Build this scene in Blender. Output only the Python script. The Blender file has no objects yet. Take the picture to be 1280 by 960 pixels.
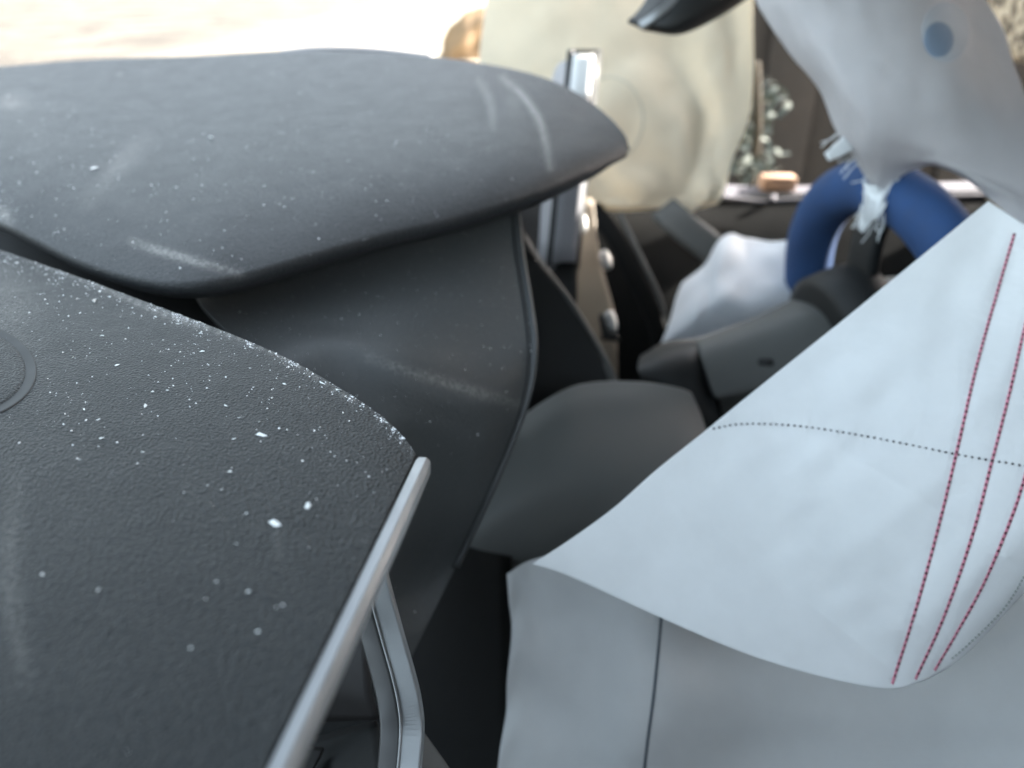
import bpy, bmesh, math, random
import numpy as np
from mathutils import Vector, Matrix
from mathutils.bvhtree import BVHTree

random.seed(4); rng = np.random.default_rng(4)
scene = bpy.context.scene
R = math.radians

# ------------------------------------------------------------------ camera, sky, sun, exposure
CAM_H, PITCH, F = 1.20, R(28.0), 967.0          # camera height, downward pitch, focal length in 1280-px pixels
cam_d = bpy.data.cameras.new('camera'); cam = bpy.data.objects.new('camera', cam_d)
scene.collection.objects.link(cam); scene.camera = cam
cam.location = (0, 0, CAM_H); cam.rotation_euler = (math.pi/2 - PITCH, 0, 0)
cam_d.sensor_width = 36; cam_d.lens = F/1280*36; cam_d.clip_start = 0.02; cam_d.clip_end = 2000
cam_d.dof.use_dof = True; cam_d.dof.focus_distance = 0.41; cam_d.dof.aperture_fstop = 4.6

SUN_DIR = Vector((0.85, 0.32, 0.44)).normalized()      # towards the sun
world = bpy.data.worlds.new('World'); scene.world = world; world.use_nodes = True
wn = world.node_tree.nodes; wl = world.node_tree.links
sky = wn.new('ShaderNodeTexSky'); sky.sky_type = 'NISHITA'; sky.sun_disc = False
sky.sun_elevation = math.asin(SUN_DIR.z); sky.sun_rotation = math.atan2(SUN_DIR.x, SUN_DIR.y)
sky.dust_density = 4.0; sky.air_density = 0.9; sky.ozone_density = 0.4
hsv = wn.new('ShaderNodeHueSaturation'); hsv.inputs['Hue'].default_value = 0.475; hsv.inputs['Saturation'].default_value = 0.54      # milky, thinly veiled sky
wl.new(sky.outputs[0], hsv.inputs['Color']); wl.new(hsv.outputs[0], wn['Background'].inputs[0]); wn['Background'].inputs[1].default_value = 0.15
sun_d = bpy.data.lights.new('sun', 'SUN'); sun = bpy.data.objects.new('sun', sun_d)
scene.collection.objects.link(sun)
sun.rotation_euler = (-SUN_DIR).to_track_quat('-Z', 'Y').to_euler()
sun_d.energy = 4.0; sun_d.angle = R(0.5); sun_d.color = (1.0, 0.95, 0.87)
vs = scene.view_settings; vs.view_transform = 'Standard'; vs.look = 'None'; vs.gamma = 1; vs.use_curve_mapping = False
vs.exposure = 2.95
scene.cycles.max_bounces = 6; scene.cycles.diffuse_bounces = 4

# ------------------------------------------------------------------ points
CO = np.array([0, 0, CAM_H]); FW = np.array([0, math.cos(PITCH), -math.sin(PITCH)])
UP = np.array([0, math.sin(PITCH), math.cos(PITCH)]); RT = np.array([1.0, 0, 0])
def P(u, v, d):
    """world point on the line of sight (u, v) at d metres in front of the lens"""
    return CO + d*FW + (u-640)/F*d*RT + (480-v)/F*d*UP
def dz(u, v, z):
    """distance at which that line of sight reaches height z"""
    r = FW + (u-640)/F*RT + (480-v)/F*UP
    return (z-CAM_H)/r[2]
def cr(pts, n):
    """Catmull-Rom through the rows of pts, n samples"""
    p = np.asarray(pts, float); k = len(p)
    e = np.vstack([2*p[0]-p[1], p, 2*p[-1]-p[-2]])
    t = np.linspace(0, k-1, n); i = np.minimum(t.astype(int), k-2); f = (t-i)[:, None]
    a, b, c, d = e[i], e[i+1], e[i+2], e[i+3]
    return .5*((2*b)+(-a+c)*f+(2*a-5*b+4*c-d)*f*f+(-a+3*b-3*c+d)*f**3)
def grid(rows, ns, nt, bulge=None):
    """rows: list of control rows of (u,v,d); smooth surface; returns pts[nt,ns,3]; bulge(s,t) metres along the normal"""
    rr = []
    for r in rows:
        q = np.array(r, float); q[:, 2] = 1/q[:, 2]; rr.append(cr(q, ns))
    rr = np.array(rr)                                   # (rows, ns, 3)
    out = np.stack([cr(rr[:, j], nt) for j in range(ns)], 1)
    w = CO + (1/out[..., 2:3])*(FW + (out[..., 0:1]-640)/F*RT + (480-out[..., 1:2])/F*UP)
    if bulge is not None:
        S, T = np.meshgrid(np.linspace(0, 1, ns), np.linspace(0, 1, nt))
        w = w + normals(w)*bulge(S, T)[..., None]
    return w
def normals(w):
    du = np.gradient(w, axis=1); dv = np.gradient(w, axis=0)
    n = np.cross(du, dv); n /= (np.linalg.norm(n, axis=-1, keepdims=True)+1e-12)
    toward = CO - w
    s = np.sign((n*toward).sum(-1)); m = 1 if s.sum() >= 0 else -1
    return n*m
def smooth_noise(S, T, k, seed):
    g = np.random.default_rng(seed).normal(size=(k+3, k+3))
    x = S*k; y = T*k; i = np.clip(x.astype(int), 0, k); j = np.clip(y.astype(int), 0, k)
    fx = x-i; fy = y-j; fx = fx*fx*(3-2*fx); fy = fy*fy*(3-2*fy)
    return (g[j, i]*(1-fx)*(1-fy)+g[j, i+1]*fx*(1-fy)+g[j+1, i]*(1-fx)*fy+g[j+1, i+1]*fx*fy)

# ------------------------------------------------------------------ objects
def tag(o, label=None, cat=None, group=None, kind=None):
    if label: o['label'] = label
    if cat: o['category'] = cat
    if group: o['group'] = group
    if kind: o['kind'] = kind
    return o
def thing(name, label, cat, loc, group=None):
    o = bpy.data.objects.new(name, None); scene.collection.objects.link(o)
    o.empty_display_size = .05; o.location = loc
    return tag(o, label, cat, group)
def mesh(name, verts, faces, mat, parent=None, smooth=True, base=None):
    v = np.asarray(verts, float).reshape(-1, 3)
    org = np.zeros(3)
    if base is not None: org = np.array(base)
    elif parent is None: org = np.array([v[:, 0].mean(), v[:, 1].mean(), v[:, 2].min()])
    p, q = parent, np.zeros(3)
    while p is not None: q = q + np.array(p.location); p = p.parent
    if parent is not None: org = q
    me = bpy.data.meshes.new(name); me.from_pydata((v-org).tolist(), [], [tuple(map(int, f)) for f in faces]); me.update()
    if smooth:
        me.polygons.foreach_set('use_smooth', [True]*len(me.polygons))
    me.materials.append(mat)
    o = bpy.data.objects.new(name, me); scene.collection.objects.link(o)
    if parent is not None: o.parent = parent
    else: o.location = org
    return o
def quads(nt, ns, off=0, flip=False):
    a = np.arange(nt*ns).reshape(nt, ns)+off
    f = np.stack([a[:-1, :-1], a[:-1, 1:], a[1:, 1:], a[1:, :-1]], -1).reshape(-1, 4)
    return f[:, ::-1] if flip else f
def sheet(name, w, mat, parent=None, thick=0.003, attr=None, smooth=True):
    """a surface w[nt,ns,3] given real thickness behind it"""
    nt, ns = w.shape[:2]; n = normals(w); b = w-n*thick
    du = np.gradient(w, axis=1); dv = np.gradient(w, axis=0)
    front_ok = (np.cross(du, dv)*n).sum() > 0
    N = nt*ns
    f = [quads(nt, ns, 0, not front_ok), quads(nt, ns, N, front_ok)]
    a = np.arange(N).reshape(nt, ns)
    loop = np.concatenate([a[0, :], a[1:, -1], a[-1, -2::-1], a[-2:0:-1, 0]])
    nx = np.roll(loop, -1)
    rim = np.stack([loop, loop+N, nx+N, nx], -1)
    f.append(rim if front_ok else rim[:, ::-1])
    o = mesh(name, np.vstack([w.reshape(-1, 3), b.reshape(-1, 3)]), np.vstack(f), mat, parent, smooth)
    if attr is not None:
        at = o.data.attributes.new('wear', 'FLOAT', 'POINT')
        at.data.foreach_set('value', np.concatenate([attr.ravel(), attr.ravel()]).astype(np.float32))
    return o
def sweep(name, path, prof, mat, parent=None, up=(0, 0, 1), scale=None, cap=True, n=None, smooth=True):
    """closed profile [(x,y)] carried along path; x to the side, y along 'up'"""
    path = np.asarray(path, float)
    if n: path = cr(path, n)
    m = len(path); k = len(prof); V = []
    T = np.gradient(path, axis=0); T /= np.linalg.norm(T, axis=1, keepdims=True)
    for i in range(m):
        u = np.array(up[i] if np.ndim(up) == 2 else up, float); sd = np.cross(T[i], u); sd /= np.linalg.norm(sd); u = np.cross(sd, T[i])
        sc = 1 if scale is None else scale[i]
        for (x, y) in prof: V.append(path[i]+sd*x*sc+u*y*sc)
    Fc = []
    for i in range(m-1):
        for j in range(k):
            a = i*k+j; b = i*k+(j+1) % k
            Fc.append((a, b, b+k, a+k))
    if cap: Fc.append(tuple(range(k))[::-1]); Fc.append(tuple(range((m-1)*k, m*k)))
    me_v = np.array(V)
    bm = None
    o_faces = Fc
    v = me_v
    return mesh_poly(name, v, o_faces, mat, parent, smooth)
def mesh_poly(name, v, faces, mat, parent=None, smooth=True):
    o = mesh(name, v, [f for f in faces], mat, parent, smooth)
    bm = bmesh.new(); bm.from_mesh(o.data); bmesh.ops.recalc_face_normals(bm, faces=bm.faces); bm.to_mesh(o.data); bm.free()
    return o
def rrect(w, h, r, n=4):
    out = []
    for (cx, cy, a0) in ((w/2-r, h/2-r, 0), (-w/2+r, h/2-r, 90), (-w/2+r, -h/2+r, 180), (w/2-r, -h/2+r, 270)):
        for i in range(n+1):
            a = R(a0+90*i/n); out.append((cx+r*math.cos(a), cy+r*math.sin(a)))
    return out
def circ(r, n=12, sy=1): return [(r*math.cos(2*math.pi*i/n), sy*r*math.sin(2*math.pi*i/n)) for i in range(n)]
def rbox(name, size, mat, parent=None, loc=(0, 0, 0), rot=None, bev=.005, seg=2):
    bm = bmesh.new(); bmesh.ops.create_cube(bm, size=1); bmesh.ops.scale(bm, vec=size, verts=bm.verts)
    bmesh.ops.bevel(bm, geom=list(bm.edges), offset=bev, segments=seg, affect='EDGES', profile=.5)
    if rot is not None: bmesh.ops.transform(bm, matrix=rot.to_4x4(), verts=bm.verts)
    bmesh.ops.translate(bm, vec=Vector(loc), verts=bm.verts)
    v = np.array([x.co[:] for x in bm.verts]); f = [tuple(x.index for x in fc.verts) for fc in bm.faces]; bm.free()
    return mesh_poly(name, v, f, mat, parent)
def bvh_of(w):
    nt, ns = w.shape[:2]
    return BVHTree.FromPolygons([tuple(x) for x in w.reshape(-1, 3)], [tuple(map(int, f)) for f in quads(nt, ns)])
def hit(bvh, u, v):
    d = FW+(u-640)/F*RT+(480-v)/F*UP
    l, n, i, s = bvh.ray_cast(Vector(CO), Vector(d).normalized())
    if l is None: return None
    if n.dot(Vector(d)) > 0: n = -n
    return np.array(l), np.array(n)
def conform_disc(name, bvh, u, v, ru, rv, prof, mat, parent, n=32):
    V = []; Fc = []; q_ = hit(bvh, u+ru*.9, v)
    for (r, h) in prof:
        for i in range(n):
            a_ = 2*math.pi*i/n; q_ = hit(bvh, u+ru*r*math.cos(a_), v+rv*r*math.sin(a_)) or q_; V.append(q_[0]+q_[1]*h)
    for j in range(len(prof)-1):
        for i in range(n): Fc.append((j*n+i, j*n+(i+1) % n, (j+1)*n+(i+1) % n, (j+1)*n+i))
    Fc.append(tuple(range((len(prof)-1)*n, len(prof)*n)))
    return mesh_poly(name, np.array(V), Fc, mat, parent)
def to_px(w):
    r = w-CO; d = r@FW
    return 640+F*(r@RT)/d, 480-F*(r@UP)/d

# ------------------------------------------------------------------ materials
class NT:
    def __init__(s, name):
        s.m = bpy.data.materials.new(name); s.m.use_nodes = True; s.t = s.m.node_tree; s.n = s.t.nodes; s.l = s.t.links
        s.b = s.n['Principled BSDF']
    def new(s, t, **kw):
        x = s.n.new(t)
        for k, v in kw.items(): setattr(x, k, v)
        return x
    def tc(s): return s.new('ShaderNodeTexCoord').outputs['Object']
    def noise(s, scale, detail=4, rough=.6, vec=None):
        x = s.new('ShaderNodeTexNoise'); x.inputs['Scale'].default_value = scale; x.inputs['Detail'].default_value = detail
        x.inputs['Roughness'].default_value = rough; s.l.new(vec or s.tc(), x.inputs['Vector']); return x.outputs['Fac']
    def ramp(s, fac, stops):
        x = s.new('ShaderNodeValToRGB'); e = x.color_ramp.elements
        while len(e) < len(stops): e.new(.5)
        for i, (p, c) in enumerate(stops):
            e[i].position = p; e[i].color = (c if len(c) == 4 else (*c, 1)) if hasattr(c, '__len__') else (c, c, c, 1)
        s.l.new(fac, x.inputs[0]); return x.outputs[0]
    def mix(s, fac, a, b):
        x = s.new('ShaderNodeMix', data_type='RGBA')
        for sock, val in ((x.inputs[0], fac), (x.inputs[6], a), (x.inputs[7], b)):
            if hasattr(val, 'node'): s.l.new(val, sock)
            elif hasattr(val, '__len__'): sock.default_value = (*val, 1)
            else: sock.default_value = val
        return x.outputs[2]
    def bump(s, h, dist, strength=1, prev=None):
        x = s.new('ShaderNodeBump'); x.inputs['Distance'].default_value = dist; x.inputs['Strength'].default_value = strength
        s.l.new(h, x.inputs['Height'])
        if prev is not None: s.l.new(prev, x.inputs['Normal'])
        return x.outputs[0]
    def set(s, sock, val):
        i = s.b.inputs[sock]
        if hasattr(val, 'node'): s.l.new(val, i)
        elif hasattr(val, '__len__'): i.default_value = (*val, 1) if len(val) == 3 else val
        else: i.default_value = val
        return s
def plastic(name, col, rough=.5, grain=650, gd=.0002, dust=.25, wear=False, spec=.5):
    k = NT(name)
    big = k.noise(9, 3); fine = k.noise(420, 5, .7)
    dfac = k.ramp(k.noise(260, 6, .75), [(.35, dust*.2), (.8, dust)])
    c = k.mix(big, tuple(x*.94 for x in col), tuple(x*1.06 for x in col))
    c = k.mix(dfac, c, (.32, .31, .29))
    if wear:
        at = k.new('ShaderNodeAttribute', attribute_name='wear').outputs['Fac']
        br = k.ramp(fine, [(.40, .08), (.62, 1.0)])
        mm = k.new('ShaderNodeMath', operation='MULTIPLY'); k.l.new(at, mm.inputs[0]); k.l.new(br, mm.inputs[1])
        c = k.mix(mm.outputs[0], c, (.50, .49, .46))
    k.set('Base Color', c)
    k.set('Roughness', k.ramp(k.noise(40, 4), [(.3, rough-.03), (.7, rough+.04)]))
    k.set('Specular IOR Level', spec)
    if grain:
        vo = k.new('ShaderNodeTexVoronoi', feature='SMOOTH_F1'); vo.inputs['Scale'].default_value = grain; vo.inputs['Randomness'].default_value = 1
        wv = k.new('ShaderNodeVectorMath', operation='ADD')
        nz = k.new('ShaderNodeTexNoise'); nz.inputs['Scale'].default_value = 300; k.l.new(k.tc(), nz.inputs['Vector'])
        sc = k.new('ShaderNodeVectorMath', operation='SCALE'); sc.inputs[3].default_value = .0016; k.l.new(nz.outputs['Color'], sc.inputs[0])
        k.l.new(k.tc(), wv.inputs[0]); k.l.new(sc.outputs[0], wv.inputs[1]); k.l.new(wv.outputs[0], vo.inputs['Vector'])
        b = k.bump(vo.outputs['Distance'], gd*4.0, 1.0)
        b = k.bump(k.noise(1500, 2), gd*.5, .5, b)
        k.set('Normal', b)
    return k.m
def fabric(name, col, transl=.3, weave=1400, wd=.00006, rough=.85):
    k = NT(name)
    c = k.mix(k.ramp(k.noise(22, 5), [(.35, 0), (.7, 1)]), tuple(x*.94 for x in col), col)
    k.set('Base Color', c).set('Roughness', rough).set('Specular IOR Level', .25)
    tx = k.new('ShaderNodeTexWave', wave_type='BANDS', bands_direction='X'); tx.inputs['Scale'].default_value = weave/6.28*2
    ty = k.new('ShaderNodeTexWave', wave_type='BANDS', bands_direction='Z'); ty.inputs['Scale'].default_value = weave/6.28*2
    for t in (tx, ty): k.l.new(k.tc(), t.inputs['Vector']); t.inputs['Distortion'].default_value = .6
    ad = k.new('ShaderNodeMath', operation='ADD'); k.l.new(tx.outputs['Fac'], ad.inputs[0]); k.l.new(ty.outputs['Fac'], ad.inputs[1])
    b = k.bump(ad.outputs[0], wd, .5); b = k.bump(k.noise(45, 4), .0015, .35, b)
    k.set('Normal', b)
    if transl > 0:
        tr = k.new('ShaderNodeBsdfTranslucent'); k.l.new(c, tr.inputs[0]); k.l.new(b, tr.inputs['Normal'])
        mx = k.new('ShaderNodeMixShader'); mx.inputs[0].default_value = transl
        k.l.new(k.b.outputs[0], mx.inputs[1]); k.l.new(tr.outputs[0], mx.inputs[2])
        k.l.new(mx.outputs[0], k.n['Material Output'].inputs[0])
    return k.m
def simple(name, col, rough=.5, metal=0, nscale=30, var=.15, bumpd=0, bscale=200):
    k = NT(name)
    k.set('Base Color', k.mix(k.noise(nscale, 4), tuple(x*(1-var) for x in col), tuple(min(1, x*(1+var)) for x in col)))
    k.set('Roughness', k.ramp(k.noise(nscale*2, 3), [(.3, max(.03, rough-.07)), (.7, min(1, rough+.07))])).set('Metallic', metal)
    if bumpd: k.set('Normal', k.bump(k.noise(bscale, 5), bumpd, .8))
    return k.m
M = {}
M['dash'] = plastic('dash_grained_plastic', (.022, .0245, .027), .42, 850, .00026, .05, True, .26)
M['pad'] = plastic('dash_pad_plastic', (.012, .0143, .0155), .44, 850, .00026, .04, True, .18)
M['panel'] = plastic('binnacle_plastic', (.056, .060, .061), .42, 950, .00010, .05, True, .4)
M['knee'] = plastic('smooth_knee_plastic', (.135, .142, .138), .62, 0, 0, .03)
M['black'] = plastic('black_plastic', (.006, .007, .007), .6, 0, 0, .01)
M['door'] = plastic('door_plastic', (.006, .0065, .0065), .85, 0, 0, .0, False, .1)
M['silver'] = simple('satin_silver_trim', (.27, .28, .285), .38, .45, 40, .12, .00006, 700)
M['silverd'] = simple('dark_satin_trim', (.05, .05, .05), .45, .1, 40, .1)
M['bolt'] = simple('bolt_metal', (.45, .45, .44), .5, .7, 60, .1)
M['bag'] = fabric('white_airbag_fabric', (.84, .865, .87), .16)
M['bag_low'] = fabric('grey_white_airbag_fabric', (.60, .61, .605), .15)  # same bag's cloth, darkened for the shade under the front panel
M['dbag'] = fabric('driver_airbag_fabric', (.60, .60, .615), .34)
M['knee_bag'] = fabric('knee_airbag_fabric', (.80, .84, .88), .2)
M['curtain'] = fabric('cream_curtain_fabric', (.72, .645, .50), .14)
M['red'] = simple('red_thread', (.060, .006, .014), .8)
M['pink'] = simple('pink_needle_line', (.58, .22, .29), .9)
M['thread'] = simple('dark_thread', (.03, .03, .035), .8)
M['seamgrey'] = simple('slate_seam', (.07, .085, .10), .85)
M['greythread'] = simple('grey_thread', (.30, .33, .31), .85)
M['blue'] = simple('blue_rim', (.020, .060, .165), .85, 0, 30, .35)
M['column'] = plastic('column_plastic', (.085, .09, .087), .6, 0, 0, .08)
M['pillar'] = simple('beige_brown_pillar', (.27, .225, .17), .7, 0, 25, .2)
M['trimgrey'] = simple('grey_trim', (.30, .30, .32), .5, 0, 30, .1)
M['white'] = simple('white_pane', (.85, .85, .83), .35, 0, 30, .05)  # bright sky reflection on the strip's top, put into the colour
M['glassdust'] = simple('crushed_glass', (.86, .88, .90), .30, 0, 300, .1)
M['floor'] = simple('dark_carpet', (.02, .02, .02), .95, 0, 60, .3, .002, 500)
M['head'] = simple('headliner', (.16, .155, .145), .9, 0, 40, .08)
k = NT('clear_glass'); k.set('Base Color', (.93, .97, .96)).set('Roughness', .06).set('Transmission Weight', .30).set('IOR', 1.5); M['glass'] = k.m  # mostly opaque white base paints in the glints on the shards

# ------------------------------------------------------------------ the yard outside
k = NT('pale_sandy_ground')
n1 = k.noise(.55, 7, .68); n2 = k.noise(2.4, 6, .65)
sep = k.new('ShaderNodeSeparateXYZ'); k.l.new(k.tc(), sep.inputs[0])
mr = k.new('ShaderNodeMapRange'); mr.inputs[1].default_value = -7; mr.inputs[2].default_value = -1.5; k.l.new(sep.outputs[0], mr.inputs[0])
c = k.mix(k.ramp(n1, [(.40, 0), (.62, 1)]), (.045, .038, .030), (.15, .135, .108))       # churned earth
c = k.mix(k.ramp(n2, [(.52, 0), (.66, .8)]), c, (.03, .023, .016))
c = k.mix(mr.outputs[0], c, (.36, .32, .25))                                         # pale concrete yard, lightened and warmed to paint in the outdoor glare
k.set('Base Color', c).set('Roughness', .95).set('Normal', k.bump(k.noise(4, 8, .7), .12, .9))
M['ground'] = k.m
def ground():
    xs = np.concatenate([np.linspace(-500, -40, 8), np.linspace(-36, 36, 91), np.linspace(40, 500, 8)])
    ys = np.concatenate([np.linspace(-300, -12, 6), np.linspace(-10, 60, 89), np.linspace(64, 900, 12)])
    X, Y = np.meshgrid(xs, ys)
    r = np.hypot(X-.4, Y-.6); amp = np.clip((r-5)/5, 0, 1)*np.clip((70-r)/20, 0, 1)
    Z = amp*.10*smooth_noise((X+600)/1200 % 1, (Y+400)/1400 % 1, 90, 3)
    w = np.stack([X, Y, Z], -1)
    o = mesh('ground', w, quads(*X.shape), M['ground'], base=(0, 0, 0)); tag(o, kind='structure')
ground()
def rock(name, loc, size, seed, mat, label):
    bm = bmesh.new(); bmesh.ops.create_icosphere(bm, subdivisions=4, radius=1)
    rg = np.random.default_rng(seed); fr = rg.normal(size=(10, 3))*1.8; ph = rg.uniform(0, 6, 10)
    for v in bm.verts:
        p = np.array(v.co); q = 1+sum(.09/(1+.3*i)*math.sin(fr[i]@p*(1+.4*i)+ph[i]) for i in range(10))
        v.co = Vector(p*q*np.array(size)); v.co.x += .5*v.co.z
    v = np.array([x.co[:] for x in bm.verts])+np.array(loc); f = [tuple(x.index for x in fc.verts) for fc in bm.faces]; bm.free()
    return tag(mesh(name, v, f, mat), label, 'rock')
M['rock'] = simple('brown_rock', (.20, .135, .075), .9, 0, 3, .4, .05, 8)
M['palerock'] = simple('pale_rock', (.30, .26, .20), .9, 0, 3, .3, .05, 8)
p = P(582, 66, 12.0); rock('boulder', (p[0], p[1], .25), (.42, .35, .52), 5, M['rock'], 'brown leaning boulder on the pale ground beyond the dashboard edge')

# ------------------------------------------------------------------ car shell: floor, plus unseen roof and walls added to block light
def slab(name, x0, x1, y0, y1, z, th, mat, crown=0, n=14):
    X, Y = np.meshgrid(np.linspace(x0, x1, n), np.linspace(y0, y1, n))
    Z = z+crown*(1-((Y-(y0+y1)/2)/((y1-y0)/2))**2)
    top = np.stack([X, Y, Z], -1); bot = np.stack([X, Y, Z-th], -1); N = n*n
    a = np.arange(N).reshape(n, n); loop = np.concatenate([a[0, :], a[1:, -1], a[-1, -2::-1], a[-2:0:-1, 0]]); nx = np.roll(loop, -1)
    return mesh(name, np.vstack([top.reshape(-1, 3), bot.reshape(-1, 3)]), np.vstack([quads(n, n), quads(n, n, N, True), np.stack([loop, loop+N, nx+N, nx], -1)]), mat, smooth=False)
tag(slab('car_floor', -1.0, 1.9, -.25, 1.42, .36, .34, M['floor']), kind='structure')
tag(slab('car_roof', -.02, 2.1, -.28, 1.42, 1.50, .04, M['head'], .05), kind='structure')  # unseen roof, added and sized to keep sun off the dash
def wall(name, x0, x1, y0, y1, z0, z1):
    o = rbox(name, (x1-x0, y1-y0, z1-z0), M['floor'], None, ((x0+x1)/2, (y0+y1)/2, (z0+z1)/2), bev=.008); return tag(o, kind='structure')
wall('car_side', -1.0, -.25, -.33, -.28, .30, 1.0)  # unseen side, added to stop ground bounce and low sky
wall('car_side', -.25, 2.0, -.33, -.28, .30, 1.18)  # same unseen side, raised here to cut fill from behind the camera
wall('car_bulkhead', -1.06, -1.0, -.33, 1.45, .30, .95)  # unseen, added with the side to darken the low cabin
wall('car_rear_wall', 1.55, 1.65, -.28, 1.42, .37, 1.35)  # unseen, added to close the cabin against light from the rear
wall('car_centre_post', .98, 1.26, 1.36, 1.44, .37, 1.49)  # added to stop sun rays reaching the wheel and knee bag
wall('car_far_sill', -1.0, 2.0, 1.47, 1.52, .02, .80)

# ------------------------------------------------------------------ dashboard
dash = thing('dashboard', 'black grained dashboard with overhanging hood and silver trim, strewn with broken glass', 'dashboard', (-.2, .6, .36))
def wear_px(w, strokes):
    """powdery scuffs: strokes = [(polyline px, half-width px, strength)]"""
    U, V = to_px(w); A = np.zeros(U.shape)
    for pl, hw, st in strokes:
        c = cr(np.array(pl, float), 40); wd = np.linspace(0, 1, 40)
        D = np.hypot(U[..., None]-c[:, 0], V[..., None]-c[:, 1]); j = D.argmin(-1); d = D.min(-1)
        t = wd[j]; A = np.maximum(A, st*np.exp(-(d/hw)**2)*(.35+.65*np.sin(math.pi*np.clip(t, .05, .95))))
    return A
# hood: far edge, crown, near lip, rolled underside
far = [(-120, 92, 1.0), (0, 83, 1.02), (120, 74, 1.04), (240, 70, 1.05), (370, 63, 1.05), (480, 66, 1.03), (560, 73, 1.01), (640, 86, .98), (700, 105, .93), (750, 136, .88), (779, 166, .83), (786, 184, .81)]
lip = [(-120, 235, .70), (0, 278, .62), (100, 326, .57), (180, 350, .545), (240, 354, .54), (300, 344, .555), (390, 318, .585), (480, 293, .62), (570, 272, .655), (660, 244, .70), (740, 214, .765), (783, 193, .805)]
def lerp3(a, b, t):
    q = [];
    for (u0, v0, d0), (u1, v1, d1) in zip(a, b):
        q.append((u0+(u1-u0)*t, v0+(v1-v0)*t, 1/(1/d0+(1/d1-1/d0)*t)))
    return q
def hood_bulge(S, T): return .050*np.clip(T, 0, 1)**1.6*(1-np.clip(T, 0, 1))**.9*np.clip((1-S)*4, 0, 1)
hood_w = grid([lerp3(far, lip, t) for t in (0, .33, .66, 1)], 260, 110, hood_bulge)
# roll under the lip and down behind the far edge
e = hood_w[-1]; under = [e+np.array(o) for o in ((0, .0005, -.004), (0, .002, -.008), (0, .007, -.0125), (0, .014, -.0165), (0, .024, -.019), (0, .05, -.021), (0, .11, -.022))]
sc = np.clip((1-np.linspace(0, 1, 260))*6, .25, 1)[:, None]
under = [e+(x-e)*sc for x in under]
e0 = hood_w[0]; back = [e0+np.array(o)*sc for o in ((0, .03, -.03), (0, .016, -.010), (0, .006, -.0025))]
hood_full = np.concatenate([np.array(back), hood_w, np.array(under)])
hood_scuffs = [([(628, 97), (655, 122), (676, 155), (688, 210)], 4.5, .95), ([(598, 100), (612, 125), (617, 160)], 5, .45), ([(640, 115), (646, 140)], 10, .2),
               ([(165, 302), (215, 318), (300, 342)], 5, .62), ([(110, 250), (150, 205), (180, 175)], 12, .22), ([(0, 262), (10, 275)], 8, .5), ([(30, 130), (0, 128)], 8, .25)]
hood_o = sheet('hood', hood_full, M['dash'], dash, .003, wear_px(hood_full, hood_scuffs))
hood_bvh = bvh_of(hood_w)
# passenger pad
ZP = 1.012
def pz(u, v, z): return (u, v, dz(u, v, z))
bk = [(-170, 254), (0, 312), (100, 347), (200, 384), (290, 418), (365, 451), (428, 487), (474, 518), (503, 545), (520, 568)]
bt = [(-420, 1180), (-270, 1180), (-170, 1180), (-80, 1180), (0, 1180), (70, 1180), (125, 1180), (165, 1180), (198, 1180), (222, 1180)]
rows = []
for t, z in ((0, ZP-.002), (.12, ZP+.004), (.35, ZP+.004), (.65, ZP-.003), (1, ZP-.012)):
    rows.append([pz(a+(c-a)*t, b+(d-b)*t, z) for (a, b), (c, d) in zip(bk, bt)])
pad_w = grid(rows, 240, 200)
rf = np.clip((.97-np.linspace(0, 1, 240))*3, .03, 1)[:, None]
e = pad_w[0]; roll = [e+np.array(o)*rf for o in ((.004, .012, -.075), (.003, .008, -.03), (.002, .006, -.012), (.001, .004, -.005), (0, .002, -.0015))]
ex = np.concatenate([np.array(roll), pad_w]); 
pad_w2 = ex
pad_o = sheet('passenger_pad', pad_w2, M['pad'], dash, .004, wear_px(pad_w2, [([(0, 330), (20, 430)], 40, .16), ([(0, 312), (100, 346), (200, 390), (330, 434), (440, 500)], 5, .5), ([(345, 655), (350, 700)], 4, .1), ([(20, 600), (10, 720), (30, 850)], 14, .14)]))
pad_bvh = bvh_of(pad_w)
# speaker cover let into the pad
def disc_on(name, bvh, u, v, prof, mat, parent, n=48):
    l, nn = hit(bvh, u, v); nv = Vector(nn); q = nv.to_track_quat('Z', 'Y').to_matrix(); V = []; Fc = []
    for (r, h) in prof:
        for i in range(n):
            a = 2*math.pi*i/n; V.append(np.array(l)+np.array(q@Vector((r*math.cos(a), r*math.sin(a), h))))
    for j in range(len(prof)-1):
        for i in range(n): Fc.append((j*n+i, j*n+(i+1) % n, (j+1)*n+(i+1) % n, (j+1)*n+i))
    Fc.append(tuple(range((len(prof)-1)*n, len(prof)*n)))
    return mesh_poly(name, np.array(V), Fc, mat, parent)
SPK = True
# binnacle side panel under the hood
sp_rows = [[(235, 352, .64), (330, 318, .665), (480, 280, .70), (590, 256, .735), (645, 252, .75)],
           [(255, 385, .60), (360, 360, .63), (480, 335, .665), (590, 318, .70), (652, 318, .72)],
           [(300, 430, .565), (380, 405, .59), (490, 398, .61), (600, 395, .645), (663, 385, .672)],
           [(350, 470, .545), (410, 440, .565), (500, 455, .57), (600, 478, .60), (668, 440, .64)],
           [(380, 540, .55), (450, 520, .56), (520, 520, .575), (600, 540, .605), (657, 505, .632)],
           [(400, 640, .56), (460, 620, .57), (520, 610, .60), (580, 615, .625), (620, 600, .64)],
           [(400, 760, .57), (450, 740, .58), (490, 730, .62), (530, 725, .64), (568, 712, .65)],
           [(380, 860, .58), (430, 850, .59), (460, 840, .60), (490, 830, .615), (505, 840, .625)]]
pan_w = grid(sp_rows, 130, 150)
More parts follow.
